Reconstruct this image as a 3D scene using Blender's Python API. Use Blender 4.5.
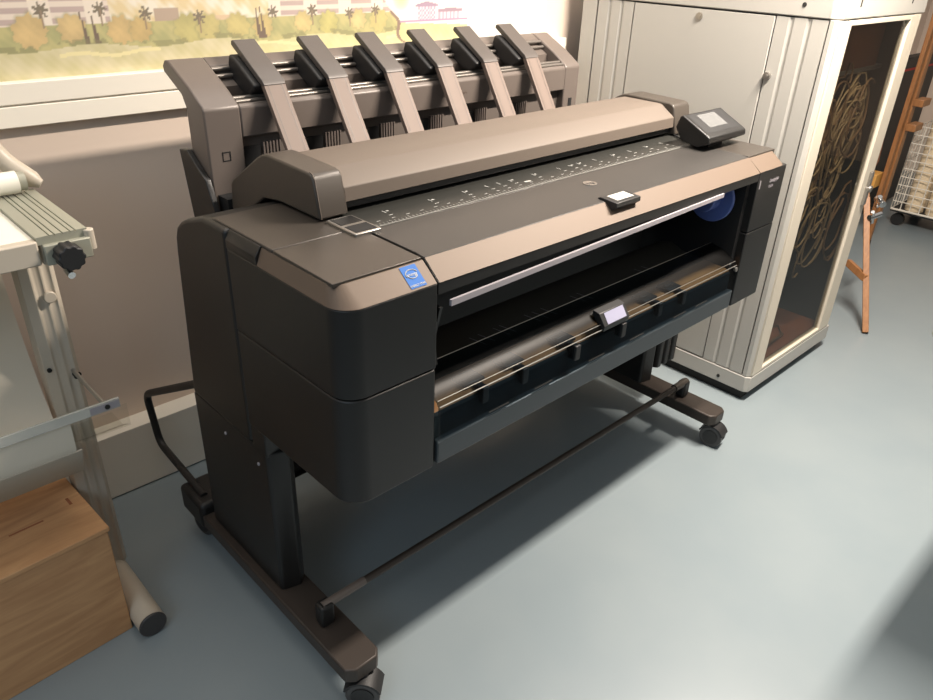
import bpy, bmesh, math, random
from mathutils import Vector, Matrix, Euler

for o in list(bpy.data.objects):
    bpy.data.objects.remove(o)
S = bpy.context.scene
COL = S.collection
PI = math.pi

# ------------------------------------------------------------------ camera
cam_d = bpy.data.cameras.new('camera')
cam = bpy.data.objects.new('camera', cam_d)
COL.objects.link(cam)
cam_d.sensor_width = 36.0
cam_d.lens = 742.9 / 933 * 36.0
cam_d.clip_start = 0.02
cam.location = (-0.5513, -0.8124, 1.3891)
cam.rotation_euler = (1.0653, -0.0347, -0.7584)
S.camera = cam

# ------------------------------------------------------------------ world, lights, exposure
S.view_settings.view_transform = 'Standard'
S.view_settings.look = 'None'
S.view_settings.gamma = 1.0
S.view_settings.use_curve_mapping = False
S.view_settings.exposure = 0.0

w = bpy.data.worlds.new('world')
S.world = w
w.use_nodes = True
wt = w.node_tree; bgn = wt.nodes['Background']; bgn.inputs[1].default_value = 0.50
wtc = wt.nodes.new('ShaderNodeTexCoord'); wsp = wt.nodes.new('ShaderNodeSeparateXYZ'); wcr = wt.nodes.new('ShaderNodeValToRGB')
wt.links.new(wtc.outputs['Generated'], wsp.inputs[0]); wt.links.new(wsp.outputs[2], wcr.inputs[0]); wt.links.new(wcr.outputs[0], bgn.inputs[0])
wcr.color_ramp.elements[0].position = 0.03; wcr.color_ramp.elements[0].color = (0.05, 0.06, 0.07, 1)
wcr.color_ramp.elements[1].position = 0.75; wcr.color_ramp.elements[1].color = (1.12, 1.05, 0.97, 1)

def area(name, loc, size, size_y, power, color, target=None):
    l = bpy.data.lights.new(name, 'AREA')
    l.shape = 'RECTANGLE'; l.size = size; l.size_y = size_y
    l.energy = power; l.color = color
    o = bpy.data.objects.new(name, l); COL.objects.link(o)
    o.location = loc
    if target is not None:
        d = Vector(target) - Vector(loc)
        o.rotation_euler = d.to_track_quat('-Z', 'Y').to_euler()
    return o

area('ceiling_light', (1.45, -0.30, 2.12), 0.75, 0.10, 112, (1.0, 0.885, 0.77))
area('ceiling_bounce', (0.2, 0.50, 2.95), 3.4, 0.9, 34, (1.0, 0.93, 0.85))
area('window_light', (-2.0, -1.0, 1.9), 1.0, 1.0, 12, (0.55, 0.78, 1.0), (-0.1, 0.4, 0.0))

# ------------------------------------------------------------------ materials
def lin(c):
    r = []
    for v in c:
        v = v / 255.0
        r.append(v / 12.92 if v <= 0.04045 else ((v + 0.055) / 1.055) ** 2.4)
    return (r[0], r[1], r[2], 1.0)

def mat(name, rgb, rough=0.5, metal=0.0, spec=0.5, noise=None, bump=0.0, bscale=300.0, coat=0.0):
    m = bpy.data.materials.new(name); m.use_nodes = True
    nt = m.node_tree; b = nt.nodes['Principled BSDF']
    b.inputs['Base Color'].default_value = lin(rgb)
    b.inputs['Roughness'].default_value = rough
    b.inputs['Metallic'].default_value = metal
    b.inputs['Specular IOR Level'].default_value = spec
    b.inputs['Coat Weight'].default_value = coat
    tc = nt.nodes.new('ShaderNodeTexCoord')
    if noise:
        rgb2, scale = noise
        n = nt.nodes.new('ShaderNodeTexNoise'); n.inputs['Scale'].default_value = scale
        n.inputs['Detail'].default_value = 4
        nt.links.new(tc.outputs['Object'], n.inputs['Vector'])
        r = nt.nodes.new('ShaderNodeMapRange')
        r.inputs[1].default_value = 0.35; r.inputs[2].default_value = 0.65
        mx = nt.nodes.new('ShaderNodeMix'); mx.data_type = 'RGBA'
        mx.inputs[6].default_value = lin(rgb); mx.inputs[7].default_value = lin(rgb2)
        nt.links.new(n.outputs['Fac'], r.inputs[0])
        nt.links.new(r.outputs[0], mx.inputs[0])
        nt.links.new(mx.outputs[2], b.inputs['Base Color'])
    if bump:
        n = nt.nodes.new('ShaderNodeTexNoise'); n.inputs['Scale'].default_value = bscale
        nt.links.new(tc.outputs['Object'], n.inputs['Vector'])
        bp = nt.nodes.new('ShaderNodeBump'); bp.inputs['Strength'].default_value = bump
        bp.inputs['Distance'].default_value = 0.001
        nt.links.new(n.outputs['Fac'], bp.inputs['Height'])
        nt.links.new(bp.outputs[0], b.inputs['Normal'])
    return m

def glass_mat(name, tint, rough=0.03, ior=1.5, boost=1.0):
    m = bpy.data.materials.new(name); m.use_nodes = True
    nt = m.node_tree; nt.nodes.clear()
    out = nt.nodes.new('ShaderNodeOutputMaterial')
    tr = nt.nodes.new('ShaderNodeBsdfTransparent'); tr.inputs[0].default_value = lin(tint)
    gl = nt.nodes.new('ShaderNodeBsdfGlossy'); gl.inputs['Roughness'].default_value = rough
    fr = nt.nodes.new('ShaderNodeFresnel'); fr.inputs[0].default_value = ior
    mu = nt.nodes.new('ShaderNodeMath'); mu.operation = 'MULTIPLY'; mu.inputs[1].default_value = boost
    mx = nt.nodes.new('ShaderNodeMixShader')
    ge = nt.nodes.new('ShaderNodeNewGeometry'); iv = nt.nodes.new('ShaderNodeMath'); iv.operation = 'SUBTRACT'
    iv.inputs[0].default_value = boost; nt.links.new(ge.outputs['Backfacing'], iv.inputs[1])
    mxx = nt.nodes.new('ShaderNodeMath'); mxx.operation = 'MAXIMUM'; mxx.inputs[1].default_value = 0.0
    nt.links.new(iv.outputs[0], mxx.inputs[0]); nt.links.new(mxx.outputs[0], mu.inputs[1])
    nt.links.new(fr.outputs[0], mu.inputs[0]); nt.links.new(mu.outputs[0], mx.inputs[0])
    nt.links.new(tr.outputs[0], mx.inputs[1]); nt.links.new(gl.outputs[0], mx.inputs[2])
    nt.links.new(mx.outputs[0], out.inputs[0])
    return m

def wood_mat(name, c1, c2, axis='X', scale=6.0, rough=0.55):
    m = bpy.data.materials.new(name); m.use_nodes = True
    nt = m.node_tree; b = nt.nodes['Principled BSDF']
    tc = nt.nodes.new('ShaderNodeTexCoord'); mp = nt.nodes.new('ShaderNodeMapping')
    mp.inputs['Scale'].default_value = {'X': (1, 7, 7), 'Y': (7, 1, 7), 'Z': (7, 7, 1)}[axis]
    n = nt.nodes.new('ShaderNodeTexNoise'); n.inputs['Scale'].default_value = scale
    n.inputs['Detail'].default_value = 6; n.inputs['Distortion'].default_value = 1.2
    cr = nt.nodes.new('ShaderNodeValToRGB')
    cr.color_ramp.elements[0].position = 0.32; cr.color_ramp.elements[0].color = lin(c1)
    cr.color_ramp.elements[1].position = 0.7; cr.color_ramp.elements[1].color = lin(c2)
    nt.links.new(tc.outputs['Object'], mp.inputs[0]); nt.links.new(mp.outputs[0], n.inputs['Vector'])
    nt.links.new(n.outputs['Fac'], cr.inputs[0]); nt.links.new(cr.outputs[0], b.inputs['Base Color'])
    b.inputs['Roughness'].default_value = rough
    return m

M = {}
M['floor'] = mat('blue_grey_vinyl', (130, 140, 144), 0.32, noise=((125, 136, 141), 3.0), bump=0.05, bscale=60, spec=0.4)
M['wall'] = mat('painted_wall', (230, 212, 196), 0.75, noise=((225, 207, 191), 2.0))
M['trunk'] = mat('white_trunking', (235, 228, 214), 0.4)
M['black'] = mat('black_textured_plastic', (25, 24, 24), 0.42, bump=0.25, bscale=900, noise=((22, 22, 21), 5.0))
M['black2'] = mat('black_plastic_dark', (20, 20, 20), 0.5, bump=0.15, bscale=900)
M['cavity'] = mat('matt_black_interior', (16, 16, 17), 0.7)
M['deck'] = mat('dark_grey_satin_plastic', (66, 61, 56), 0.38, metal=0.25, bump=0.15, bscale=1200)
M['lid'] = mat('dark_grey_lid_plastic', (54, 52, 50), 0.42, metal=0.1, bump=0.15, bscale=1200)
M['bronze'] = mat('bronze_metallic_plastic', (96, 82, 70), 0.6, metal=0.2, bump=0.1, bscale=1500)
M['bar'] = mat('bronze_grey_plastic', (100, 90, 81), 0.62, metal=0.1, bump=0.1, bscale=1500)
M['cap'] = mat('grey_brown_plastic', (68, 62, 56), 0.42, metal=0.15, bump=0.15, bscale=1200)
M['stack'] = mat('stacker_grey_plastic', (104, 95, 89), 0.42, metal=0.1, bump=0.1, bscale=1200)
M['arm_top'] = mat('arm_dark_taupe', (86, 80, 76), 0.42, metal=0.1, bump=0.1, bscale=1200)
M['arm'] = mat('arm_pale_taupe', (112, 97, 88), 0.6, metal=0.05, bump=0.1, bscale=1200)
M['chrome'] = mat('chrome', (215, 215, 215), 0.18, metal=1.0)
M['steel'] = mat('satin_steel', (170, 166, 160), 0.35, metal=0.9)
M['plate'] = mat('ruler_plate', (58, 58, 55), 0.30, metal=0.3)
M['white'] = mat('white_print', (170, 170, 165), 0.5)
M['brown'] = mat('brown_inner_tray', (210, 142, 88), 0.4, noise=((190, 126, 78), 12.0))
M['strip'] = mat('light_grey_strip', (158, 153, 158), 0.4)
M['blue'] = mat('blue_plastic', (92, 112, 176), 0.4)
M['sticker'] = mat('blue_sticker', (16, 92, 168), 0.7)
M['greenwhite'] = mat('label_display', (150, 150, 172), 0.35)
M['screen'] = mat('touch_screen', (98, 99, 99), 0.15)
M['foot'] = mat('dark_brown_metal', (58, 51, 46), 0.45, metal=0.2, bump=0.2, bscale=600)
M['rubber'] = mat('black_rubber', (30, 30, 31), 0.5)
M['castergrey'] = mat('grey_caster_plastic', (62, 60, 60), 0.35)
M['smoke'] = glass_mat('smoked_window', (190, 200, 206), 0.38, 1.45, 0.3)
M['cabglass'] = glass_mat('cabinet_glass', (200, 198, 192), 0.03, 1.5, 0.6)
M['clear'] = glass_mat('clear_acrylic', (250, 250, 248), 0.05, 1.5, 1.0)
M['rodmetal'] = mat('dull_rod', (126, 120, 114), 0.38, metal=0.6)
M['frost'] = mat('frosted_acrylic', (214, 214, 206), 0.25)
M['frost'].node_tree.nodes['Principled BSDF'].inputs['Alpha'].default_value = 0.6
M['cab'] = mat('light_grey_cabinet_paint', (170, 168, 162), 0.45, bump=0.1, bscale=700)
M['cab_lit'] = mat('cabinet_paint_lit', (200, 192, 176), 0.45, bump=0.1, bscale=700)  # cabinet grey made lighter and warmer: light on the front put into colour
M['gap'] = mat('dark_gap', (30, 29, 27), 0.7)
M['cable'] = mat('beige_cable', (176, 154, 120), 0.5)
M['cable2'] = mat('brown_cable', (140, 110, 78), 0.5)
M['cardboard'] = mat('brown_cardboard', (176, 112, 76), 0.8, noise=((160, 100, 68), 8.0))
M['ply'] = wood_mat('birch_plywood', (182, 136, 94), (208, 162, 116), 'X', 5.0)
M['pine'] = wood_mat('easel_wood', (136, 92, 56), (160, 112, 70), 'Z', 8.0, 0.45)
M['board'] = wood_mat('stained_board', (140, 84, 54), (160, 98, 66), 'Z', 6.0, 0.5)
M['cream'] = mat('cream_painted_metal', (186, 176, 160), 0.42)
M['railgrey'] = mat('grey_green_aluminium', (158, 157, 142), 0.45, metal=0.2)
M['ctop'] = mat('white_table_top', (232, 228, 214), 0.35)
M['paper'] = mat('cream_paper', (222, 212, 194), 0.7)
M['paperroll'] = mat('cream_paper_roll', (226, 208, 178), 0.7)
M['wire'] = mat('white_wire', (222, 216, 204), 0.4)
M['red'] = mat('red_tape', (180, 40, 36), 0.6)
M['yellow'] = mat('pale_yellow_wood', (214, 160, 84), 0.5)

# ------------------------------------------------------------------ mesh builder
class MB:
    def __init__(self):
        self.v = []; self.f = []
    def add(self, vs, fs):
        n = len(self.v); self.v += [tuple(p) for p in vs]; self.f += [tuple(i + n for i in f) for f in fs]
        return self
    def box(self, x0, x1, y0, y1, z0, z1):
        vs = [(x, y, z) for z in (z0, z1) for y in (y0, y1) for x in (x0, x1)]
        return self.add(vs, [(0, 2, 3, 1), (4, 5, 7, 6), (0, 1, 5, 4), (2, 6, 7, 3), (0, 4, 6, 2), (1, 3, 7, 5)])
    def prism(self, axis, prof, a, b):
        n = len(prof)
        def P(p, t):
            if axis == 'x': return (t, p[0], p[1])
            if axis == 'y': return (p[0], t, p[1])
            return (p[0], p[1], t)
        vs = [P(p, a) for p in prof] + [P(p, b) for p in prof]
        fs = [tuple(range(n - 1, -1, -1)), tuple(range(n, 2 * n))]
        fs += [(i, (i + 1) % n, (i + 1) % n + n, i + n) for i in range(n)]
        return self.add(vs, fs)
    def loft(self, loops, closed=True, cap=True):
        n = len(loops[0]); vs = [p for l in loops for p in l]; fs = []
        for k in range(len(loops) - 1):
            for i in range(n if closed else n - 1):
                j = (i + 1) % n
                fs.append((k * n + i, k * n + j, (k + 1) * n + j, (k + 1) * n + i))
        if cap and closed:
            fs.append(tuple(range(n - 1, -1, -1)))
            fs.append(tuple(range((len(loops) - 1) * n, len(loops) * n)))
        return self.add(vs, fs)
    def tube(self, pts, r, n=12, closed=False, radii=None):
        pts = [Vector(p) for p in pts]; m = len(pts); rings = []
        up = None
        for i, p in enumerate(pts):
            if closed: t = (pts[(i + 1) % m] - pts[i - 1]).normalized()
            else: t = (pts[min(i + 1, m - 1)] - pts[max(i - 1, 0)]).normalized()
            if up is None:
                up = t.orthogonal().normalized()
            else:
                up = (up - t * up.dot(t))
                up = up.normalized() if up.length > 1e-6 else t.orthogonal().normalized()
            sd = t.cross(up); rr = radii[i] if radii else r
            rings.append([tuple(p + (up * math.cos(2 * PI * k / n) + sd * math.sin(2 * PI * k / n)) * rr) for k in range(n)])
        if closed:
            rings.append(rings[0]); return self.loft(rings, True, False)
        return self.loft(rings)
    def cyl(self, a, b, r, n=24, r2=None):
        return self.tube([a, b], r, n, radii=[r, r if r2 is None else r2])
    def quad(self, a, b, c, d):
        return self.add([a, b, c, d], [(0, 1, 2, 3)])
    def build(self, name, m, parent=None, bevel=0.0, seg=2, smooth=True, label=None, angle=35):
        me = bpy.data.meshes.new(name)
        off = Vector((0, 0, 0))
        p = parent
        while p is not None:
            off += p.location; p = p.parent
        me.from_pydata([(v[0] - off.x, v[1] - off.y, v[2] - off.z) for v in self.v], [], self.f)
        bm = bmesh.new(); bm.from_mesh(me)
        bmesh.ops.recalc_face_normals(bm, faces=bm.faces); bm.to_mesh(me); bm.free()
        me.materials.append(M[m] if isinstance(m, str) else m)
        if smooth:
            me.shade_smooth()
            me.set_sharp_from_angle(angle=math.radians(angle))
        o = bpy.data.objects.new(name, me); COL.objects.link(o)
        if parent is not None: o.parent = parent
        if bevel:
            b = o.modifiers.new('bevel', 'BEVEL'); b.width = bevel; b.segments = seg
            b.limit_method = 'ANGLE'; b.angle_limit = math.radians(30); b.harden_normals = False
        if label: o['label'] = label
        return o

def thing(name, label, cat, loc=(0, 0, 0), group=None):
    o = bpy.data.objects.new(name, None); COL.objects.link(o); o.location = loc
    o.empty_display_size = 0.05
    o['label'] = label; o['category'] = cat
    if group: o['group'] = group
    return o
def tag(o, label, cat, group=None):
    o['label'] = label; o['category'] = cat
    if group: o['group'] = group
    return o
def struct(o):
    o['kind'] = 'structure'; return o

def fillet(pts, rad, n=6):
    pts = [Vector(p) for p in pts]; out = [pts[0]]
    for i in range(1, len(pts) - 1):
        a, b, c = pts[i - 1], pts[i], pts[i + 1]
        d1 = (a - b); d2 = (c - b); r = min(rad, d1.length * .45, d2.length * .45)
        p0 = b + d1.normalized() * r; p2 = b + d2.normalized() * r
        for k in range(n + 1):
            t = k / n
            out.append(p0 * (1 - t) ** 2 + b * 2 * t * (1 - t) + p2 * t * t)
    out.append(pts[-1]); return out

def text(name, s, size, mtx, m, parent, ext=0.0003, label=None):
    cu = bpy.data.curves.new(name, 'FONT'); cu.body = s; cu.size = size; cu.extrude = ext
    cu.align_x = 'CENTER'; cu.align_y = 'CENTER'
    tmp = bpy.data.objects.new(name + '_tmp', cu); COL.objects.link(tmp)
    dg = bpy.context.evaluated_depsgraph_get()
    me = bpy.data.meshes.new_from_object(tmp.evaluated_get(dg))
    bpy.data.objects.remove(tmp)
    off = Vector((0, 0, 0)); p = parent
    while p is not None:
        off += p.location; p = p.parent
    me.transform(Matrix.Translation(-off) @ mtx)
    me.materials.clear(); me.materials.append(M[m])
    o = bpy.data.objects.new(name, me); COL.objects.link(o)
    if parent is not None: o.parent = parent
    if label: o['label'] = label
    return o
def frame_mtx(o, ex, ey):
    ex = Vector(ex).normalized(); ey = Vector(ey).normalized(); ez = ex.cross(ey).normalized(); ey = ez.cross(ex)
    m = Matrix((ex, ey, ez)).transposed().to_4x4(); m.translation = Vector(o); return m

# ================================================================== SETTING
struct(MB().box(-2.2, 6.0, -3.0, 1.25, -0.05, 0.0).build('floor', 'floor', smooth=False))
struct(MB().box(-2.2, 6.0, 1.05, 1.2, 0.0, 3.0).build('wall_back', 'wall', smooth=False))
struct(MB().box(5.6, 5.7, -3.0, 1.05, 0.0, 3.0).build('wall_right', 'wall', smooth=False))
struct(MB().box(-2.2, 1.69, 1.017, 1.05, 1.002, 1.045).box(-2.2, 1.69, 1.024, 1.05, 1.045, 1.0485).box(-2.2, 1.69, 1.017, 1.05, 1.0485, 1.092)
       .build('trim_1', 'trunk', bevel=0.002))
struct(MB().box(-2.2, 5.6, 0.985, 1.05, 0.004, 0.198).box(-2.2, 5.6, 0.99, 1.05, 0, 0.004).build('baseboard_back', 'trunk', bevel=0.004))

# ------------------------------------------------------------------ watercolour mural poster
def paint(x, z):
    rnd = math.sin(x * 37.1 + z * 91.7) * 0.5 + math.sin(x * 131.3 - z * 57.9) * 0.3 + math.sin(x * 311 + z * 277) * 0.2
    def mixc(a, b, t):
        t = max(0.0, min(1.0, t)); return tuple(a[i] * (1 - t) + b[i] * t for i in range(3))
    paper = (243, 236, 214)
    edge = 0.915 + 0.02 * math.sin(z * 60) + (max(0, 1.19 - z)) * 0.9
    if x > 1.225: return (242, 238, 232)
    gl = 1.150 + 0.006 * math.sin(x * 21) - 0.008 * x
    if x > edge:
        c = (246, 240, 236)
        if z < 1.166 - 0.05 * (x - .95) and z > 1.098: c = mixc((226, 214, 150), (206, 200, 128), 0.5 + rnd * .5)
        # purple house sketch
        hx = (x - 1.00)
        if 0.02 < hx < 0.09 and 1.172 < z < 1.208:
            c = (176, 148, 176) if (int(hx * 160) + int(z * 150)) % 2 else (226, 208, 224)
        if 0.01 < hx < 0.10 and 1.208 <= z < 1.222 - abs(hx - .055) * .2: c = (150, 120, 150)
        if 0.10 < hx < 0.19 and 1.168 < z < 1.19:
            c = (186, 156, 182) if int(hx * 130) % 2 else (232, 214, 226)
        if 0.10 < hx < 0.20 and 1.19 <= z < 1.203 - abs(hx - .15) * .1: c = (150, 118, 140)
        if abs(z - 1.168) < .003: c = (170, 130, 170)
        dd = ((x - .955) ** 2 + ((z - 1.228) * 1.1) ** 2) / .0012
        if dd < 1: c = mixc((238, 226, 160), c, dd)
        return c
    if x > edge - 0.012 and z < 1.2: return (120, 92, 76)
    if z < gl:
        t = (z - 1.09) / 0.06
        c = mixc((222, 210, 166), (198, 188, 130), 0.5 + 0.6 * rnd)
        if x > .45: c = mixc(c, (206, 206, 136), .5)
        if abs(z - 1.134 - .004 * math.sin(x * 40)) < .004 and math.sin(x * 14) > 0: c = (240, 226, 160)
        return c
    # background: buildings
    c = mixc((236, 214, 190), (226, 200, 170), 0.5 + rnd)
    u = (x * 9.0) % 1.0
    if z > 1.196:
        blk = (x < .12) or (x > .52)
        if blk:
            if u < .62:
                c = (186, 160, 156) if int((z - 1.0) * 95) % 2 else (240, 222, 206)
            else: c = (248, 232, 214)
        else:
            c = mixc((232, 206, 150), (250, 240, 220), .5 + rnd)
            if .22 < x < .28 and z < 1.225: c = (176, 150, 130)
    else:
        c = mixc((190, 180, 110), (160, 158, 96), 0.5 + rnd)
    if .29 < x < .43 and 1.195 < z < 1.205: c = (224, 190, 150)
    # round bushes
    for bx, bz, r, col in ((-.18, 1.18, .035, (222, 186, 112)), (-.05, 1.186, .034, (226, 188, 116)), (.035, 1.188, .03, (224, 188, 118)),
                           (.14, 1.182, .030, (222, 184, 112)), (.185, 1.18, .026, (214, 178, 104)), (.30, 1.178, .034, (196, 184, 104)),
                           (.35, 1.178, .030, (206, 190, 110)), (.43, 1.18, .03, (208, 190, 110)), (.50, 1.176, .028, (216, 188, 112)),
                           (.62, 1.182, .026, (222, 196, 120)), (.70, 1.176, .03, (204, 194, 106)), (.80, 1.182, .026, (226, 196, 124)), (.87, 1.176, .03, (206, 190, 110))):
        d = math.hypot(x - bx, (z - bz) * 1.05) / r + .10 * math.sin(math.atan2(z - bz, x - bx) * 9 + bx * 40) + rnd * .08
        if d < 1: c = mixc(col, tuple(v * .82 for v in col), d * .6 + rnd * .35)
        elif d < 1.22: c = mixc(c, (132, 130, 80), (1.22 - d) * 2.2)
    # dark cypress poles
    for bx in (.060, .082, .485, .497):
        hw = .0055 * max(0.25, (1.222 - z) / .06)
        if abs(x - bx - (1.19 - z) * .12) < hw and 1.148 < z < 1.222: c = (86, 66, 54)
    # palms
    for px, pz in ((-.16, 1.222), (-.02, 1.226), (.10, 1.226), (.20, 1.214), (.33, 1.202), (.53, 1.208), (.65, 1.208), (.77, 1.198), (.86, 1.204)):
        dx, dz = x - px, z - pz; r = math.hypot(dx, dz); a = math.atan2(dz, dx)
        if r < .017 * (0.7 + .3 * math.cos(a * 7)): c = (96, 84, 66)
        if abs(dx) < .0016 and -.035 < dz < 0: c = (130, 104, 80)
    if z < gl + .012 and rnd > .05: c = mixc(c, (110, 108, 64), .5)
    return c

nx, nz = 640, 150
x0m, x1m, z0m, z1m = -0.62, 1.60, 1.088, 1.50
vs = []; cols = []
for j in range(nz + 1):
    for i in range(nx + 1):
        x = x0m + (x1m - x0m) * i / nx; z = z0m + (z1m - z0m) * j / nz
        vs.append((x, 1.0455, z)); cols.append(lin(tuple((v * .72 + w_ * .28) * .93 for v, w_ in zip(paint(x, z), (232, 224, 208)))))
fs = [(j * (nx + 1) + i, j * (nx + 1) + i + 1, (j + 1) * (nx + 1) + i + 1, (j + 1) * (nx + 1) + i) for j in range(nz) for i in range(nx)]
me = bpy.data.meshes.new('mural_poster'); me.from_pydata(vs, [], fs)
ca = me.color_attributes.new('print', 'FLOAT_COLOR', 'POINT')
ca.data.foreach_set('color', [c for col in cols for c in col])
mm = mat('mural_print', (230, 220, 190), 0.55)
at = mm.node_tree.nodes.new('ShaderNodeAttribute'); at.attribute_name = 'print'
mm.node_tree.links.new(at.outputs['Color'], mm.node_tree.nodes['Principled BSDF'].inputs['Base Color'])
me.materials.append(mm)
mo = bpy.data.objects.new('mural_poster', me); COL.objects.link(mo)
sm = mo.modifiers.new('thick', 'SOLIDIFY'); sm.thickness = 0.003; sm.offset = -1
tag(mo, 'watercolour print of buildings, round bushes and lawn on the wall behind the printer', 'poster')

# ================================================================== CABINET
CX0, CX1, CY0, CY1 = 1.699, 2.34, 0.0785, 0.965
cab = thing('equipment_cabinet', 'light grey metal cabinet with glass front door full of cables', 'cabinet', (CX0, CY0, 0))
b = MB()
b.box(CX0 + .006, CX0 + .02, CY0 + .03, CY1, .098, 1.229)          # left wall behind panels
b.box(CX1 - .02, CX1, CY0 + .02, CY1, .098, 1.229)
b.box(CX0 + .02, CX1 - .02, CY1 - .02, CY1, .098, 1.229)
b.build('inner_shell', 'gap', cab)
# base and top rims
MB().prism('z', [(CX0 - .003, CY0 + .012), (CX0 + .008, CY0 - .003), (CX1 + .003, CY0 - .003), (CX1 + .003, CY1), (CX0 - .003, CY1)], .038, .096).build('base_rim', 'cab', cab, bevel=.002)
MB().prism('z', [(CX0 - .003, CY0 + .03), (CX0 + .022, CY0 - .003), (CX1 + .003, CY0 - .003), (CX1 + .003, CY1), (CX0 - .003, CY1)], 1.231, 1.33).build('top_cover', 'cab', cab, bevel=.003)
MB().box(CX0 + .015, CX1 - .02, CY0 + .02, CY1 - .02, 0, .038).build('plinth', 'gap', cab)
# side strips with vertical grooves
def strip(y0, y1, grooves, name='side_strip'):
    g = .0045; pr = [(CX0 + .006, y0 + .0015), (CX0, y0 + .0015)]
    for gy in sorted(grooves):
        pr += [(CX0, gy - .008), (CX0 + g, gy - .002), (CX0 + g, gy + .002), (CX0, gy + .008)]
    pr += [(CX0, y1 - .0015), (CX0 + .006, y1 - .0015)]
    MB().prism('z', pr, .100, 1.227).build(name, 'cab', cab)
strip(.109, .261, (.162, .214))
strip(.752, .899, (.80, .849))
strip(.903, CY1, ())
dr = MB().box(CX0 - .001, CX0 + .006, .264, .749, .102, 1.226).build('side_door', 'cab', cab, bevel=.0015)
lk = MB().cyl((CX0 - .006, .506, 1.206), (CX0 + .002, .506, 1.206), .011).cyl((CX0 - .008, .506, 1.206), (CX0 - .004, .506, 1.206), .006)
lk.build('lock', 'steel', dr)
lk = MB().cyl((CX0 - .010, .250, 1.065), (CX0 + .002, .250, 1.065), .011).cyl((CX0 - .014, .250, 1.065), (CX0 - .008, .250, 1.065), .006)
lk.build('side_latch', 'steel', cab)
MB().cyl((CX0 - .0045, .186, 1.262), (CX0 - .002, .186, 1.262), .006).build('rim_hole', 'gap', cab)
MB().cyl((CX0 - .0045, .188, .060), (CX0 - .002, .188, .060), .006).build('rim_hole', 'gap', cab)
for vx in (1.80, 2.20):
    MB().prism('z', [(vx, CY0 - .0045), (vx + .006, CY0 - .0045), (vx + .006, CY0 - .001), (vx, CY0 - .001)], 1.262, 1.30).build('vent_slot', 'gap', cab)
# corner post
MB().prism('z', [(CX0, .106), (CX0, CY0 + .014), (CX0 + .012, CY0 + .004), (CX0 + .05, CY0 + .004), (CX0 + .05, .106)], .098, 1.229).build('corner_post', 'cab', cab, bevel=.001)
# glass door
fr = MB()
fr.box(1.7115, 1.779, CY0 - .002, CY0 + .022, .100, 1.228)
fr.box(2.242, 2.325, CY0 - .002, CY0 + .022, .100, 1.228)
fr.box(1.779, 2.242, CY0 - .002, CY0 + .022, 1.214, 1.228)
fr.box(1.779, 2.242, CY0 - .002, CY0 + .022, .100, .112)
gd = fr.build('glass_door', 'cab_lit', cab, bevel=.0015)
MB().box(1.775, 2.246, CY0 + .008, CY0 + .012, .106, 1.22).build('door_glass', 'cabglass', gd)
hd = MB().box(2.285, 2.305, CY0 - .012, CY0 - .002, .60, .72).cyl((2.295, CY0 - .02, .66), (2.295, CY0 - .002, .66), .012)
hd.build('door_handle', 'steel', gd, bevel=.001)
MB().box(CX0 + .022, CX1 - .022, .15, .90, 1.055, 1.067).build('shelf', 'cab', cab)

# contents
bx = MB().box(1.76, 2.27, .155, .60, 1.067, 1.20).build('cardboard_box', 'cardboard', bevel=.002)
tag(bx, 'brown cardboard box on the top shelf inside the glass cabinet', 'box')
random.seed(11)
for k in range(26):
    cx = random.uniform(1.85, 2.22); cy = random.uniform(.116, .16)
    r0 = random.uniform(.035, .085); top = 1.085 - r0 * 1.6 - random.random() ** 1.5 * .42
    turns = random.choice((1.5, 2, 2.6)); ph = random.uniform(0, 6.28); drift = random.uniform(-.03, .03); drop = random.uniform(.03, .14)
    pts = []; n = 44; asp = random.uniform(1.0, 1.9)
    for i in range(n + 1):
        t = i / n; a = ph + turns * 2 * PI * t
        rr = r0 * (1 + .28 * math.sin(1.7 * a + k) + .12 * math.sin(3.1 * a + 2 * k))
        x = cx + rr * math.cos(a) + drift * t + .25 * rr * math.sin(a)
        z = top - drop * t + rr * asp * math.sin(a)
        y = cy + .012 * math.sin(a * .8 + k) + .012 * t
        pts.append((min(2.31, max(1.73, x)), max(.105, y), z if y < .146 else min(z, 1.05)))
    o = MB().tube(pts, random.uniform(.0024, .0036), 8).build('cable', 'cable' if k % 4 else 'cable2')
    tag(o, 'thin looped cable in the tangle behind the cabinet glass', 'cable', 'tangled cables inside the glass cabinet')
o = MB().tube([(1.84, .13, .112), (1.95, .14, .125), (2.08, .15, .112), (2.15, .2, .108), (2.0, .25, .106)], .006, 8).build('cable', 'cable2')
MB_dark = MB().box(1.80, 2.22, .45, .80, .11, .55)
tag(o, 'thicker brown cable lying on the cabinet bottom behind glass', 'cable')
MB().box(CX0 + .02, CX1 - .02, CY0 + .03, CY1 - .02, .096, .104).build('bottom_panel', 'cardboard', cab)
eq = thing('equipment_rack_unit', 'black electronic unit low inside the glass cabinet', 'electronics', (2.0, .6, .104))
MB_dark.build('case', 'rubber', eq, bevel=.004)

# ================================================================== PRINTER
P = thing('large_format_printer', 'black and bronze wide format printer with six-armed top stacker', 'printer', (0.7, 0.3, 0))
XL0, XL1, XR0, XR1 = -.008, .180, 1.245, 1.399
def outline(x0, x1, y0, y1, r, side, n=7):
    """plan outline with one rounded front corner"""
    pts = []
    if side == 'L':
        for k in range(n + 1):
            a = PI + (PI / 2) * k / n
            pts.append((x0 + r + r * math.cos(a), y0 + r + r * math.sin(a)))
        pts += [(x1, y0), (x1, y1), (x0, y1)]
    else:
        pts += [(x0, y0)]
        for k in range(n + 1):
            a = -PI / 2 + (PI / 2) * k / n
            pts.append((x1 - r + r * math.cos(a), y0 + r + r * math.sin(a)))
        pts += [(x1, y1), (x0, y1)]
    return pts
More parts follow.
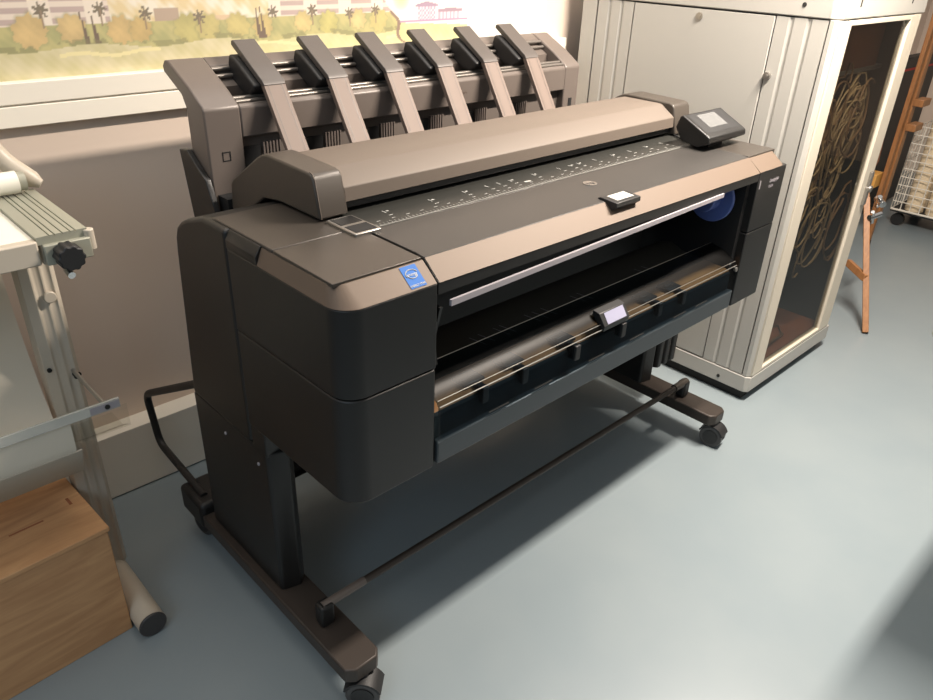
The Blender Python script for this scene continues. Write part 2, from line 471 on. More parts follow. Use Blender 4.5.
# cores
MB().box(XL0 + .02, XL1 - .004, .045, .50, .548, .90).build('left_core', 'cavity', P)
MB().box(XR0 + .004, XR1 - .012, .045, .50, .548, .90).build('right_core', 'cavity', P)
MB().box(XL1 - .004, XR0 + .004, .30, .60, .52, .925).build('rear_body', 'cavity', P)
MB().box(XL1 - .004, XR0 + .004, .045, .30, .886, .925).build('lid_core', 'cavity', P)
# left covers
MB().prism('z', outline(XL0, XL1 - .002, 0, .342, .042, 'L'), .749, .905).build('left_upper_cover', 'black', P, bevel=.002)
MB().prism('z', outline(XL0, XL1 - .004, 0, .342, .045, 'L'), .539, .746).build('ink_drawer', 'black', P, bevel=.003)
prof = [(.3445, .49), (.3445, .9375), (.43, .9375), (.50, .915), (.525, .903), (.545, .888), (.557, .865), (.563, .83), (.597, .49)]
MB().prism('x', prof, XL0, XL1 - .002).build('left_rear_cover', 'black', P, bevel=.008, seg=3)
# bronze caps
def cap(x0, x1, side, name, m='bronze', y1=.240):
    lo = outline(x0, x1, 0, y1, .042, side); s = -1 if side == 'L' else 1
    hi = outline(x0 + (.012 if side == 'L' else 0), x1 - (.012 if side == 'R' else 0), .036, y1, .026, side)
    return MB().loft([[(p[0], p[1], .906) for p in lo], [(p[0], p[1], .9345) for p in hi]]).build(name, m, P, angle=25)
cap(XL0, XL1 - .003, 'L', 'left_bronze_corner')
MB().prism('x', [(.0385, .932), (.0385, .9385), (.205, .9405), (.205, .932)], XL0 + .013, XL1 - .004).build('left_top_panel', 'deck', P, bevel=.001)
MB().prism('x', [(.2075, .925), (.2075, .9405), (.40, .9405), (.425, .936), (.425, .925)], XL0 + .013, XL1 - .004).build('left_rear_top_panel', 'deck', P, bevel=.002)
MB().prism('y', [(XL0, .9055), (XL0, .921), (XL0 + .010, .9375), (XL1 - .01, .9375), (XL1 - .01, .9055)], .2405, .3435).build('left_side_ridge', 'black', P, bevel=.001)
# right covers
MB().prism('z', outline(XR0 + .004, XR1, 0, .342, .012, 'R'), .749, .905).build('right_upper_cover', 'black', P, bevel=.002)
MB().prism('z', outline(XR0 + .004, XR1, 0, .342, .012, 'R'), .539, .746).build('right_lower_cover', 'black', P, bevel=.002)
MB().prism('x', prof, XR0 + .004, XR1).build('right_rear_cover', 'black', P, bevel=.008, seg=3)
cap(XR0 + .004, XR1, 'R', 'right_bronze_corner')
MB().prism('x', [(.0385, .932), (.0385, .9385), (.30, .9405), (.425, .936), (.425, .925), (.0385, .925)], XR0 + .004, XR1 - .014).build('right_top_panel', 'deck', P, bevel=.001)
# front lid: bronze edge, dark top
MB().prism('x', [(0, .885), (0, .906), (.037, .936), (.045, .936), (.045, .885)], XL1, XR0).build('lid_front_edge', 'black2', P)
MB().prism('x', [(-.0012, .9062), (.0362, .9372), (.0372, .9362), (.0, .9052)], XL1 + .0015, XR0 - .0005).build('lid_bronze_trim', 'bronze', P)
lid = MB().prism('x', [(.0375, .925), (.0375, .9375), (.058, .9395), (.186, .9405), (.186, .925)], XL1 + .0015, XR0 - .0005).build('scan_lid', 'lid', P, bevel=.0008)
# badge
MB().cyl((.726, .129, .9400), (.726, .129, .9418), .0155, 32).build('round_badge', 'chrome', lid)
text('badge_letters', 'hp', .022, frame_mtx((.726, .129, .9419), (1, .0, 0), (-.18, 1, 0)), 'lid', lid, ext=.0002)
# lid window tab
tb = MB().prism('x', [(.020, .922), (.008, .9315), (.009, .9405), (.050, .9435), (.056, .941), (.056, .925)], .659, .741).build('lid_window_tab', 'rubber', P, bevel=.001)
MB().add([(.674, .018, .9418), (.730, .018, .9418), (.730, .046, .9439), (.674, .046, .9439)], [(0, 1, 2, 3)]).build('tab_window', 'white', tb)
# ruler plate
rp = MB().prism('x', [(.188, .925), (.188, .9398), (.31, .9415), (.31, .925)], XL1 + .012, XR0 + .05).build('ruler_plate', 'plate', P, bevel=.0005)
b = MB(); zz = .9404
x = XL1 + .02; i = 0
while x < XR0 + .03:
    L = .010 if i % 5 == 0 else .006
    b.box(x, x + .0008, .196, .196 + L, zz, zz + .0004); x += .0085; i += 1
b.box(XL1 + .015, XR0 + .04, .1925, .1937, .9400, .9404)
x = XL1 + .04
while x < XR0:
    b.box(x, x + .008, .212, .2135, zz + .0002, zz + .0006); x += .034
b.build('ruler_scale', 'white', rp, smooth=False)
b = MB(); random.seed(3)
for xx in (.262, .375, .465, .53, .565, .60, .675, .76, .80, .83, .89, .96, 1.03, 1.10, 1.17):
    b.box(xx, xx + .0016, .240, .253, zz + .0007, zz + .0011)
    b.box(xx - .004, xx + .006, .226, .2275, zz + .0005, zz + .0009)
    if random.random() < .6: b.box(xx + .006, xx + .012, .246, .250, zz + .0007, zz + .0011)
b.box(.62, .638, .218, .224, zz + .0004, zz + .0009)
b.build('plate_markings', 'white', rp, smooth=False)
# latch window at left end of the ruler
lt = MB().box(.145, .200, .172, .262, .938, .9455).build('ruler_latch', 'steel', P, bevel=.002)
MB().box(.150, .195, .178, .212, .9450, .9462).build('latch_window', 'cavity', lt)
MB().box(.150, .195, .222, .256, .9450, .9462).build('latch_window', 'black', lt)

# scanner bar
sprof = [(.276, .964), (.279, .990), (.284, .994), (.320, 1.017), (.327, 1.019), (.445, 1.019), (.460, 1.010), (.460, .945), (.30, .945), (.30, .964)]
MB().prism('x', sprof, .198, 1.268).build('scanner_bar', 'bar', P, bevel=.0015)
MB().box(.198, 1.268, .304, .455, .93, .966).build('scanner_throat', 'cavity', P)
MB().box(.198, 1.268, .283, .305, .950, .963).build('scanner_roller_cover', 'rubber', P, bevel=.002)
cprof = [(.268, .945), (.283, 1.012), (.290, 1.021), (.300, 1.0235), (.436, 1.0265), (.452, 1.024), (.47, 1.016), (.581, .947), (.592, .936), (.60, .88), (.55, .88), (.46, .937), (.40, .945)]
MB().prism('x', cprof, .137, .199).build('scanner_end_cap', 'cap', P, bevel=.004, seg=3)
MB().prism('x', [(p[0], p[1]) for p in cprof], 1.2685, 1.345).build('scanner_end_cap', 'cap', P, bevel=.004, seg=3)
MB().prism('x', [(.2668, .946), (.2815, 1.0125), (.2885, 1.0225), (.298, 1.025), (.298, 1.024), (.2675, .945)], .1405, .1415).build('cap_highlight', 'bar', P)  # pale line painted in as a highlight along the cap's front edge

# control panel
dp = [(.120, .962), (.122, .975), (.128, .979), (.205, 1.017), (.213, 1.014), (.222, .985), (.200, .955), (.150, .946)]
cp = MB().prism('x', dp, 1.188, 1.372).build('control_panel', 'black', P, bevel=.003, seg=3)
def on_panel(x, t, h=.0006):
    y = .128 + (.205 - .128) * t; z = .979 + (1.017 - .979) * t; nl = math.hypot(.077, .038)
    return (x, y - .038 / nl * h, z + .077 / nl * h)
MB().add([on_panel(1.236, .30), on_panel(1.322, .30), on_panel(1.322, .88), on_panel(1.236, .88)], [(0, 1, 2, 3)]).build('screen', 'screen', cp)
MB().add([on_panel(1.200, .10, .0004), on_panel(1.362, .10, .0004), on_panel(1.362, .96, .0004), on_panel(1.200, .96, .0004)], [(0, 1, 2, 3)]).build('screen_bezel', 'rubber', cp)
MB().tube(fillet([(1.27, .27, .945), (1.255, .245, .944), (1.235, .19, .945), (1.215, .17, .95)], .02), .0025, 8).build('panel_cable', 'rubber', P)
MB().prism('x', [(.15, .940), (.15, .956), (.19, .970), (.20, .940)], 1.24, 1.31).build('panel_mount', 'black2', P)

# energy sticker
def on_ch(x, t, h=.0008):      # bronze chamfer of the left cap
    return (x, .036 * t - .62 * h, .906 + .0285 * t + .78 * h)
st = MB().add([on_ch(.126, .08), on_ch(.158, .08), on_ch(.158, .96), on_ch(.126, .96)], [(0, 1, 2, 3)]).build('energy_sticker', 'sticker', P)
b = MB()
cpt = Vector(on_ch(.142, .60, .0012)); e1 = Vector((1, 0, 0)); e2 = (Vector(on_ch(0, 1)) - Vector(on_ch(0, 0))).normalized()
for a0, a1, ra in ((20, 200, .011), (200, 330, .009)):
    pts = [cpt + e1 * (ra * 1.1 * math.cos(math.radians(a0 + (a1 - a0) * i / 14))) + e2 * (ra * .8 * math.sin(math.radians(a0 + (a1 - a0) * i / 14))) for i in range(15)]
    b.tube(pts, .0008, 6)
b.build('star_swirl', 'white', st)
text('energy_word', 'energy', .0075, frame_mtx(on_ch(.142, .60, .0016), e1, e2), 'white', st, ext=.0001)
text('star_words', 'ENERGY STAR', .0048, frame_mtx(on_ch(.142, .17, .0012), e1, e2), 'white', st, ext=.0001)
text('model_lettering', 'DesignJet', .013, frame_mtx((1.335, -.0006, .875), (1, 0, 0), (0, 0, 1)), 'strip', P, ext=.0002)
text('model_lettering', 'T2530', .009, frame_mtx((1.322, -.0006, .860), (1, 0, 0), (0, 0, 1)), 'strip', P, ext=.0002)
MB().box(1.258, 1.262, -.0008, .001, .862, .884).build('lid_mark', 'strip', P)

# front opening
MB().box(XL1 - .004, XL1 + .004, .01, .30, .548, .885).build('opening_side', 'cavity', P)
MB().box(XR0 - .012, XR0 + .004, .02, .30, .548, .885).build('opening_side', 'cavity', P)
MB().add([(.206, -.004, .858), (1.075, -.004, .878), (1.075, -.004, .887), (.206, -.004, .869), (.206, .001, .858), (1.075, .001, .876), (1.075, .001, .887), (.206, .001, .869)],
         [(0, 1, 2, 3), (4, 7, 6, 5), (0, 4, 5, 1), (3, 2, 6, 7), (0, 3, 7, 4), (1, 5, 6, 2)]).build('paper_entry_strip', 'strip', P)
MB().prism('x', [(.002, .858), (.014, .858), (.035, .79), (.02, .745), (.012, .745), (.02, .79)], .186, .192).build('strip_bracket', 'black2', P)
# roll flange
MB().cyl((1.208, .098, .826), (1.220, .098, .826), .062, 40).cyl((1.17, .098, .826), (1.21, .098, .826), .03).build('roll_flange', 'blue', P, bevel=.002)
# inner tray surfaces
MB().prism('x', [(.018, .642), (.030, .6465), (.092, .650), (.092, .644), (.030, .640)], .186, 1.232).build('inner_tray', 'brown', P)
MB().prism('x', [(.092, .644), (.092, .6505), (.16, .655), (.20, .67), (.24, .66), (.24, .64)], .186, 1.232).build('inner_back', mat('tray_back', (62, 60, 54), .6), P)
it = MB()
for k, (xx, yy) in enumerate(((.306, .043), (.415, .041), (.569, .034), (.731, .034), (.887, .042), (.989, .041))):
    c = MB().box(xx - .026, xx + .026, yy - .012, yy + .028, .650, .658)
    c.box(xx - .006, xx + .010, yy - .040, yy - .010, .622, .656)
    c.box(xx - .020, xx + .018, yy + .002, yy + .012, .658, .662)
    c.build('roll_clip', 'rubber', P, bevel=.002)
b = MB()
for xx in (.43, .455, .50, .52, .60, .625, .655, .76, .785, 1.02, 1.05):
    b.add([(xx, .125, .6535), (xx + .0015, .125, .6535), (xx - .012, .165, .6575), (xx - .0135, .165, .6575)], [(0, 1, 2, 3)])
b.build('tray_marks', 'strip', P, smooth=False)
MB().prism('x', [(.012, .592), (.014, .636), (.018, .641), (.030, .6395), (.030, .592)], .186, 1.232).build('tray_riser', mat('dark_slate_plastic', (44, 50, 54), .4), P)
# smoked roll cover window
wprof = [(.0, .586), (.0, .662), (.006, .672), (.045, .694), (.085, .702), (.085, .699), (.046, .691), (.009, .669), (.004, .661), (.004, .586)]
wd = MB().prism('x', wprof, XL1 + .008, XR0 - .012).build('roll_cover_window', 'smoke', P, angle=60)
MB().tube([(XL1 + .008, -.0005, .664), (XR0 - .014, -.0005, .664)], .0012, 6).tube([(XL1 + .008, .084, .7015), (XR0 - .014, .084, .7015)], .001, 6).tube([(XL1 + .008, .006, .6735), (XR0 - .014, .006, .6735)], .0009, 6).build('window_edge', 'steel', wd)
MB().prism('x', [(-.001, .586), (-.001, .662), (.006, .673), (.045, .695), (.045, .693), (.012, .664), (.010, .586)], XL1 + .004, XL1 + .010).build('window_end', 'clear', wd)
MB().box(XL1 + .004, XR0 - .006, -.001, .05, .541, .590).build('lower_front_bar', mat('blue_black_bar', (52, 58, 62), .35), P, bevel=.003)
b = MB()
for xx in (.315, .445, .62, .77, .95, 1.05):
    for q in range(9):
        b.box(xx + q * .0062, xx + q * .0062 + .004, -.0022, -.0004, .598, .6005)
b.build('cover_print', 'lid', wd, smooth=False)
ct = MB().prism('x', [(-.004, .660), (-.006, .672), (.012, .697), (.03, .700), (.03, .69), (.01, .668)], .655, .745).build('cover_tab', 'rubber', P, bevel=.001)
MB().add([(.668, -.0052, .6745), (.735, -.0052, .6745), (.735, .0100, .6958), (.668, .0100, .6958)], [(0, 1, 2, 3)]).build('tab_display', 'greenwhite', ct)
MB().cyl((1.232, -.003, .652), (1.232, .004, .652), .006).build('window_pivot', 'steel', P)

# output stacker on top
plate_prof = [(.640, .86), (.640, 1.072), (.646, 1.080), (.694, 1.110), (.775, 1.150), (.790, 1.150), (.802, 1.138), (.800, 1.126), (.730, 1.090), (.716, 1.066), (.716, .86)]
SX0, SX1 = .120, 1.302
MB().prism('x', plate_prof, SX0, .200).build('stacker_end_plate', 'stack', P, bevel=.004, seg=3)
MB().prism('x', plate_prof, 1.238, SX1).build('stacker_end_plate', 'stack', P, bevel=.004, seg=3)
MB().prism('x', [(.640, 1.010), (.640, 1.070), (.648, 1.078), (.662, 1.072), (.662, 1.010)], .20, 1.238).build('stacker_front_beam', 'stack', P, bevel=.003)
MB().prism('x', [(.752, 1.120), (.752, 1.136), (.778, 1.150), (.792, 1.149), (.800, 1.138), (.798, 1.10), (.76, 1.09)], .20, 1.238).build('stacker_rear_beam', 'stack', P, bevel=.003)
MB().box(.205, SX1 + .035, .716, .80, .86, 1.09).build('stacker_rear_housing', 'stack', P, bevel=.01, seg=3)
MB().box(.20, 1.238, .664, .716, .86, 1.08).build('stacker_inner', mat('stacker_recess', (96, 88, 82), .5), P)
MB().prism('x', [(.716, 1.06), (.716, 1.10), (.752, 1.12), (.752, 1.06)], .20, 1.238).build('stacker_channel', 'stack', P)
for y, z in ((.655, 1.0795), (.668, 1.084), (.735, 1.118), (.748, 1.131)):
    MB().cyl((.20, y, z), (1.238, y, z), .0045, 12).build('guide_rod', 'rodmetal', P)
for i in range(6):
    xa = .254 + .1597 * i
    # black slot beside every arm and comb texture
    MB().box(xa - .055, xa - .008, .655, .667, .925, .985).build('stacker_slot', 'cavity', P)
    b = MB()
    for q in range(6): b.box(xa + .0 + q * .008, xa + .004 + q * .008, .656, .666, .925, .99)
    b.build('stacker_comb', 'stack', P)
    outer = [(.752, 1.184), (.744, 1.186), (.68, 1.146), (.636, 1.119)]
    inner = [(.640, 1.108), (.684, 1.134), (.742, 1.168), (.754, 1.176)]
    am = MB().prism('x', outer + [(.630, 1.110)] + inner, xa, xa + .052).build('stacker_arm', 'arm_top', P, bevel=.0015)
    b = MB().prism('x', [(.637, 1.1185), (.555, .989), (.500, .905), (.506, .900), (.562, .980), (.644, 1.108)], xa + .001, xa + .051)
    b.build('arm_blade', 'arm', am, bevel=.001)
    for gx in (.009, .041):
        d = Vector((0, .555 - .637, .989 - 1.1185)).normalized()
        MB().add([(xa + gx, .6337, 1.1145), (xa + gx + .0012, .6337, 1.1145), (xa + gx + .0012, .5545, .9895), (xa + gx, .5545, .9895)], [(0, 1, 2, 3)]).build('blade_groove', 'arm_top', am)
    # dark curved hook under the arm, broadened to paint in the shadow there
    MB().prism('x', [(.742, 1.160), (.750, 1.140), (.738, 1.108), (.70, 1.088), (.668, 1.086), (.652, 1.098), (.645, 1.108), (.684, 1.132), (.72, 1.152)], xa - .014, xa + .036).build('arm_hook_shade', 'rubber', am, bevel=.005, seg=3)
b = MB()
for (xx0, xx1, z0, z1) in ((.150, .168, .973, .9745), (.150, .168, .9555, .957), (.150, .1515, .9555, .9745), (.1665, .168, .9555, .9745)):
    b.box(xx0, xx1, .6388, .6402, z0 + .012, z1 + .012)
b.build('square_mark', 'rubber', P)
MB().box(1.262, 1.276, .6385, .641, .955, .985).build('square_mark', 'rubber', P)
text('stacker_lettering', 'HEWLETT PACKARD', .009, frame_mtx((.80, .6394, 1.040), (1, 0, 0), (0, 0, 1)), 'arm', P, ext=.0002)
MB().prism('x', [(.747, .979), (.712, .984), (.680, .960), (.640, .935), (.625, .900), (.612, .868), (.720, .828)], .106, .119).build('stacker_bracket', 'black', P, bevel=.002)
MB().box(.20, 1.24, .61, .66, .55, .90).box(.13, 1.31, .60, .72, .84, .90).build('stacker_mount', 'cavity', P)

# stand
def caster(xc, yc, ang, parent):
    c0 = Vector((xc, yc, .036)); ca, sa = math.cos(ang), math.sin(ang); ax = Vector((ca, sa, 0))
    hub = MB()
    for s in (-1, 1):
        hub.cyl(c0 + ax * (.006 * s), c0 + ax * (.022 * s), .036, 28)
    w_ = hub.build('caster', 'castergrey', parent, bevel=.003)
    for s in (-1, 1): MB().cyl(c0 + ax * .0225 * s, c0 + ax * .024 * s, .024, 24).build('wheel_hub', 'rubber', w_)
    pf = MB(); fw = Vector((-sa, ca, 0)); lo = []
    rings = []
    for k in range(9):
        a = math.radians(20 + 140 * k / 8)
        q = c0 + fw * (math.cos(a) * .041) + Vector((0, 0, math.sin(a) * .041))
        qi = c0 + fw * (math.cos(a) * .037) + Vector((0, 0, math.sin(a) * .037))
        rings.append([tuple(q - ax * .024), tuple(q + ax * .024), tuple(qi + ax * .024), tuple(qi - ax * .024)])
    pf.loft(rings); pf.cyl((xc, yc, .07), (xc, yc, .086), .010)
    pf.build('caster_hood', 'rubber', w_)
def foot(x0, x1, name, leg):
    pr = [(x0, .74), (x1, .74), (x1, .032), (x1 - .014, .016), (x0 + .018, .016), (x0, .030)]
    f = MB().prism('z', pr, .082, .119).build(name, 'foot', leg, bevel=.004)
    return f
for (fx0, fx1, cx0, cx1, an) in ((-.024, .060, -.006, .066, .75), (1.348, 1.428, 1.345, 1.421, .15)):
    lg = MB().prism('z', [(cx0, .600), (cx0, .295), (cx0 + .006, .288), (cx1 - .03, .278), (cx1 - .008, .30), (cx1, .34), (cx1, .600)], .119, .488 if cx0 < 0 else .53).box(cx0, cx1 - .010, .289, .342, .48, .537).build('leg', 'black', P, bevel=.003)
    foot(fx0, fx1, 'foot', lg)
    xc = (fx0 + fx1) / 2
    caster(xc, .026, an, lg); caster(xc, .70, .2, lg)
    MB().box(fx0 - .004, fx1 + .006, .625, .745, .075, .15).build('rear_foot_cover', 'black2', lg, bevel=.012, seg=3)
    MB().box(xc - .016, xc + .016, .142, .172, .119, .174).build('bar_holder', 'black2', lg, bevel=.006, seg=3)
MB().prism('x', [(.600, .52), (.604, .52), (.66, .16), (.62, .125), (.60, .125), (.60, .129), (.617, .129), (.655, .16)], .068, 1.344).build('rear_bounce_block', 'cavity', P)  # unseen black bin sheet, added to block wall bounce under the printer
MB().box(.06, 1.345, .50, .598, .33, .50).build('cross_beam', 'black2', P, bevel=.004)
br = MB().cyl((.02, .156, .168), (1.40, .156, .168), .0085, 16).build('support_bar', 'foot', P)
MB().cyl((.012, .156, .168), (.12, .156, .168), .0095, 16).build('bar_sleeve', 'stack', br)
MB().cyl((1.33, .156, .168), (1.40, .156, .168), .012, 16).build('bar_sleeve', 'cap', br)
MB().tube(fillet([(.01, .58, .515), (.0, .94, .315), (.0, .905, .175), (.0, .66, .150)], .03), .0095, 12).build('basket_hoop', 'black2', P)
MB().tube(fillet([(1.39, .58, .515), (1.39, .94, .315), (1.39, .905, .175), (1.39, .66, .150)], .03), .0095, 12).build('basket_hoop', 'black2', P)
for z_, y_ in ((.450, .462), (.448, .325)):
    MB().cyl((-.0085, y_, z_), (-.004, y_, z_), .0035, 12).build('side_screw', 'strip', P)
for q, xx in enumerate((1.435, 1.475, 1.515)):
    MB().prism('z', [(xx, .30), (xx + .008, .288), (xx + .026, .288), (xx + .034, .30), (xx + .034, .36), (xx, .36)], .14, .53).build('ribbed_cover', 'black', P, bevel=.004)

# ================================================================== LEFT: TRIMMING TABLE
T = thing('trimming_table', 'cream metal paper trimming table with grey grooved rail at left edge', 'table', (-.6, .6, 0))
MB().box(-1.15, -.268, .475, .93, .925, .943).build('table_top', 'ctop', T, bevel=.002)
MB().box(-1.15, -.268, .458, .478, .903, .944).build('front_edge', 'cream', T, bevel=.003)
MB().box(-1.15, -.20, .90, .94, .86, .925).build('rear_edge', 'cream', T, bevel=.003)
pr = [(-.268, .936)]
for gx in (-.248, -.240, -.228, -.216, -.208):
    pr += [(gx - .0012, .9495), (gx - .0008, .9465), (gx + .0008, .9465), (gx + .0012, .9495)]
pr = [(-.268, .936), (-.268, .9485)] + pr[1:] + [(-.190, .9495), (-.190, .936)]
rl = MB().prism('y', pr, .462, .735).build('grooved_rail', 'railgrey', T)
MB().box(-.264, -.194, .466, .90, .900, .936).build('rail_body', 'cream', T, bevel=.002)
MB().box(-.262, -.190, .452, .466, .902, .936).build('rail_end_plate', 'railgrey', T, bevel=.002)
MB().cyl((-.188, .464, .911), (-.188, .464, .947), .0085, 20).build('end_post', 'cream', T, bevel=.002)
kb = MB(); n = 40; lp = []
for s, yy in ((0, .452), (1, .420)):
    lp.append([(-.232 + (.0205 + .0016 * math.cos(10 * 2 * PI * k / n)) * math.cos(2 * PI * k / n), yy, .918 + (.0205 + .0016 * math.cos(10 * 2 * PI * k / n)) * math.sin(2 * PI * k / n)) for k in range(n)])
kb.loft(lp).build('knob', 'rubber', T, bevel=.002)
MB().cyl((-.236, .452, .890), (-.236, .432, .886), .006).build('thumb_screw', 'chrome', T)
# roller and arm on top
MB().cyl((-1.1, .715, .972), (-.218, .715, .972), .020, 32).build('roller', 'ctop', T)
MB().cyl((-.218, .715, .972), (-.205, .715, .972), .017, 24).build('roller_cap', 'railgrey', T)
ap = fillet([(-.36, .78, 1.05), (-.245, .765, 1.05), (-.222, .755, 1.0), (-.187, .735, .966)], .03)
MB().tube(ap + [Vector((-.176, .728, .957))], .017, 16, radii=[.017] * (len(ap) - 1) + [.016, .008]).build('roller_arm', 'cream', T)
# leg and foot
lg = MB().prism('z', [(-.263, .74), (-.263, .69), (-.245, .68), (-.240, .684), (-.232, .684), (-.226, .68), (-.220, .684), (-.214, .684), (-.208, .68), (-.199, .69), (-.199, .74)], .05, .905).build('leg', 'cream', T, bevel=.002)
MB().cyl((-.222, .680, .755), (-.222, .672, .755), .012, 20).build('leg_bolt', 'cream', lg, bevel=.002)
for bx_, bz_ in ((-.255, .60), (-.212, .575), (-.204, .572), (-.210, .568)):
    MB().cyl((bx_, .684, bz_), (bx_, .680, bz_), .0045).build('bolt_hole', 'gap', lg)
ft = MB().cyl((-.232, .474, .031), (-.232, 1.0, .031), .030, 28).build('foot', 'cream', lg)
MB().cyl((-.232, .468, .031), (-.232, .474, .031), .0305, 28).build('foot_cap', 'castergrey', ft, bevel=.002)
# far leg
lg2 = MB().box(-1.13, -1.07, .69, .74, .05, .905).build('leg', 'cream', T, bevel=.003)
MB().cyl((-1.1, .474, .031), (-1.1, 1.0, .031), .030, 24).build('foot', 'cream', lg2)
# paper holder: rod, clear bar, hanging sheet
MB().cyl((-.213, .69, .585), (-.205, .545, .565), .0045, 12).build('holder_rod', 'steel', T)
MB().cyl((-1.09, .69, .585), (-1.09, .545, .565), .0045, 12).build('holder_rod', 'steel', T)
cb = MB().box(-1.12, -.178, .538, .544, .553, .574).build('clear_bar', 'frost', T, bevel=.001)
MB().box(-.235, -.180, .5365, .538, .556, .571).build('bar_plate', 'strip', cb)
MB().cyl((-.203, .5345, .5635), (-.203, .538, .5635), .005).build('bar_screw', 'gap', cb)
sh = MB(); rows = []
prof_s = [(.80, .90), (.79, .80), (.76, .66), (.72, .55), (.67, .47), (.62, .44), (.58, .445), (.55, .48), (.546, .553)]
pp = fillet([(0, a, b_) for a, b_ in prof_s], .05, 4)
th = .0015
front = [(p.y, p.z) for p in pp]
back = [(p.y + th, p.z - th) for p in reversed(pp)]
MB().prism('x', front + back, -1.10, -.272).build('paper_catcher', 'paper', T, angle=80)
MB().prism('x', [(.556, .48), (.585, .415), (.64, .405), (.70, .44), (.70, .437), (.64, .401), (.583, .411), (.553, .478)], -1.10, -.262).build('catch_tray', 'cream', T, angle=80)
MB().prism('x', [(.5445, .552), (.5445, .50), (.60, .47), (.66, .47), (.66, .472), (.60, .4725), (.546, .502), (.546, .552)], -.26, -.165).build('clear_flap', 'clear', T, angle=80)

# wooden box
WB = thing('wooden_ballot_box', 'birch plywood box with a slot in its lid standing under the trimming table', 'box', (-.262, .521, 0))
H = .300
bx = MB().box(-.30, 0, 0, .225, .0, H - .012)
bx.build('body', 'ply', WB, bevel=.0015)
for o_ in list(WB.children):
    for v in o_.data.vertices: v.co += Vector((WB.location.x, WB.location.y, 0))
l_ = MB().box(-.305 - .262, .004 - .262, -.004 + .521, .229 + .521, H - .011, H).build('lid', 'ply', WB, bevel=.0015)
MB().box(-.150 - .262, -.084 - .262, .106 + .521, .110 + .521, H - .0005, H + .0006).build('coin_slot', 'board', l_)
MB().box(-.026 - .262, -.020 - .262, .120 + .521, .146 + .521, H - .0005, H + .0006).build('handle_hole', 'board', l_)
WB.rotation_euler = (0, 0, math.radians(3.0))

# ================================================================== RIGHT BACKGROUND
E1 = thing('wooden_easel', 'wooden easel leg with short cross brace just right of the cabinet', 'easel', (2.61, .0, 0))
def beam(a, b_, w_, d_, name, m, parent, bev=.002):
    a = Vector(a); b_ = Vector(b_); t = (b_ - a).normalized()
    s = Vector((1, .4, 0)); s = (s - t * s.dot(t)).normalized(); u = t.cross(s)
    loops = []
    for p in (a, b_):
        loops.append([tuple(p + s * i * w_ / 2 + u * j * d_ / 2) for i, j in ((-1, -1), (1, -1), (1, 1), (-1, 1))])
    return MB().loft(loops).build(name, m, parent, bevel=bev)
beam((2.605, .010, 0), (2.80, .22, .49), .052, .024, 'leg', 'pine', E1)
beam((2.66, .09, .205), (2.74, .20, .222), .020, .030, 'brace', 'pine', E1)
beam((2.80, .22, .49), (3.05, .50, 1.1), .030, .020, 'upper_leg', 'pine', E1)
cl = MB().cyl((2.74, .17, .43), (2.80, .15, .44), .012).cyl((2.76, .14, .49), (2.80, .18, .50), .014).cyl((2.73, .16, .46), (2.79, .17, .40), .008).cyl((2.76, .16, .52), (2.79, .17, .47), .010)
cl.build('metal_clamp', 'chrome', E1, bevel=.001)

E2 = thing('folded_easel', 'tall folded wooden easel with ledge and rubber-tipped leg beside the wire cart', 'easel', (3.72, .43, 0))
MB().box(3.70, 3.745, .415, .45, .17, 1.35).build('mast', 'pine', E2, bevel=.003)
MB().box(3.705, 3.728, .422, .442, .02, .20).build('leg', 'pine', E2, bevel=.002)
MB().cyl((3.716, .432, 0), (3.716, .432, .03), .014).build('rubber_tip', 'rubber', E2)
MB().box(3.66, 3.70, .425, .445, .17, 1.30).build('mast_strip', 'pine', E2, bevel=.002)
for z_ in (.62, .74): MB().box(3.69, 3.80, .37, .415, z_, z_ + .035).build('ledge', 'pine', E2, bevel=.003)
MB().box(3.60, 3.70, .452, .500, .33, .40).build('support_block', 'yellow', E2, bevel=.003)
bd = MB().prism('y', [(3.45, .44), (3.66, .36), (3.74, .44), (3.66, .85), (3.50, 1.0)], .505, .520).build('wooden_board', 'board', bevel=.002)
tag(bd, 'reddish brown wooden board leaning behind the folded easel', 'board')
pf = thing('black_portfolio', 'black portfolio case with a red stripe standing behind the easel', 'portfolio', (4.4, .72, 0))
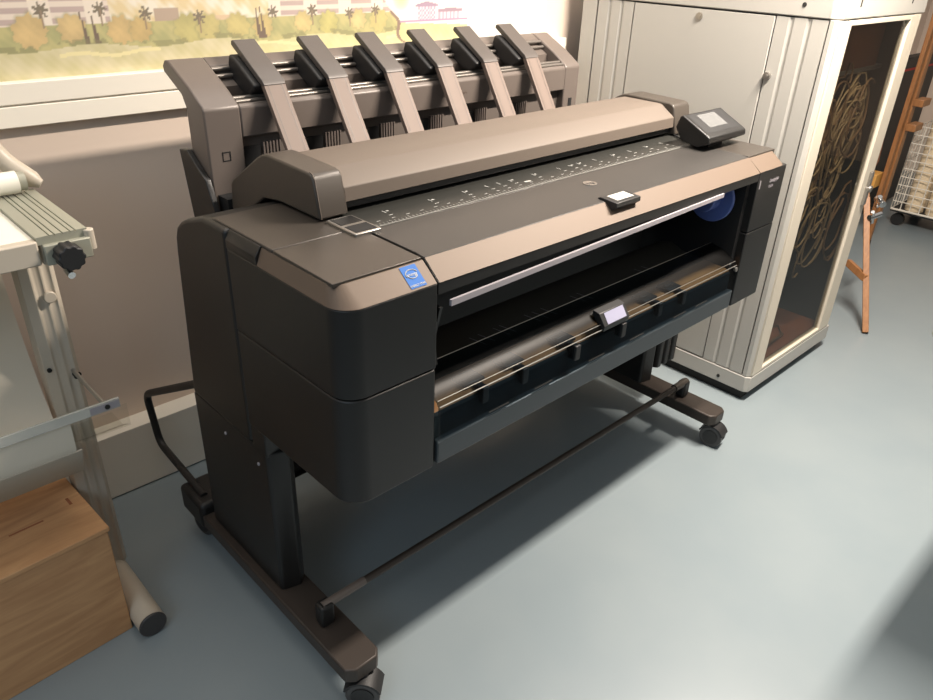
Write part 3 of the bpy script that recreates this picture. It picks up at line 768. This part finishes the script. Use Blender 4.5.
MB().box(4.10, 4.75, .66, .72, .02, .90).build('case', 'rubber', pf, bevel=.006)
MB().box(4.10, 4.75, .658, .66, .83, .842).build('stripe', 'red', pf)
ct = thing('wire_cart', 'white wire basket cart holding cream paper rolls at far right', 'cart', (4.4, .2, 0))
b = MB()
zs = [.10 + .047 * k for k in range(11)]
for z_ in zs: b.tube([(4.17, .50, z_), (4.17, -.35, z_)], .003 if z_ > .12 else .006, 6)
for k in range(18):
    y_ = .50 - .05 * k
    b.tube([(4.17, y_, .10), (4.17, y_, .57)], .003, 6)
for z_ in zs[::2]: b.tube([(4.17, .50, z_), (4.62, .50, z_)], .003, 6)
for k in range(9): b.tube([(4.17 + .05 * k, .50, .10), (4.17 + .05 * k, .50, .57)], .003, 6)
b.build('wire_basket', 'wire', ct)
MB().box(4.17, 4.62, -.35, .50, .085, .095).build('base_shelf', 'rubber', ct)
for x_, y_ in ((4.22, .46), (4.58, .46), (4.22, -.3), (4.58, -.3)):
    MB().cyl((x_ - .015, y_, .035), (x_ + .015, y_, .035), .035).box(x_ - .006, x_ + .006, y_ - .008, y_ + .008, .04, .085).build('caster', 'rubber', ct)
rolls = [(4.25, .40, .60), (4.25, .29, .52), (4.25, .17, 1.05), (4.25, .05, .55), (4.25, -.08, .60), (4.38, .42, .95)]
for k, (x_, y_, h_) in enumerate(rolls):
    r_ = .048
    o = MB().cyl((x_, y_, .096), (x_, y_, h_), r_, 28).build('paper_roll', 'paperroll', bevel=.002)
    tag(o, 'cream roll of paper standing upright in the white wire cart', 'paper roll', 'paper rolls standing in the wire cart')

# unseen desk added out of view to shade the floor at lower right
D = thing('shade_desk', 'unseen white desk added right of the view to shade the floor', 'desk', (1.9, -.95, 0))
MB().box(1.05, 2.5, -1.40, -.512, .725, .75).build('shade_desk_top', 'ctop', D, bevel=.003)
for x_, y_ in ((1.68, -.60), (2.45, -.60), (1.68, -1.34), (2.45, -1.34)):
    MB().box(x_ - .02, x_ + .02, y_ - .02, y_ + .02, 0, .725).build('leg', 'steel', D, bevel=.002)
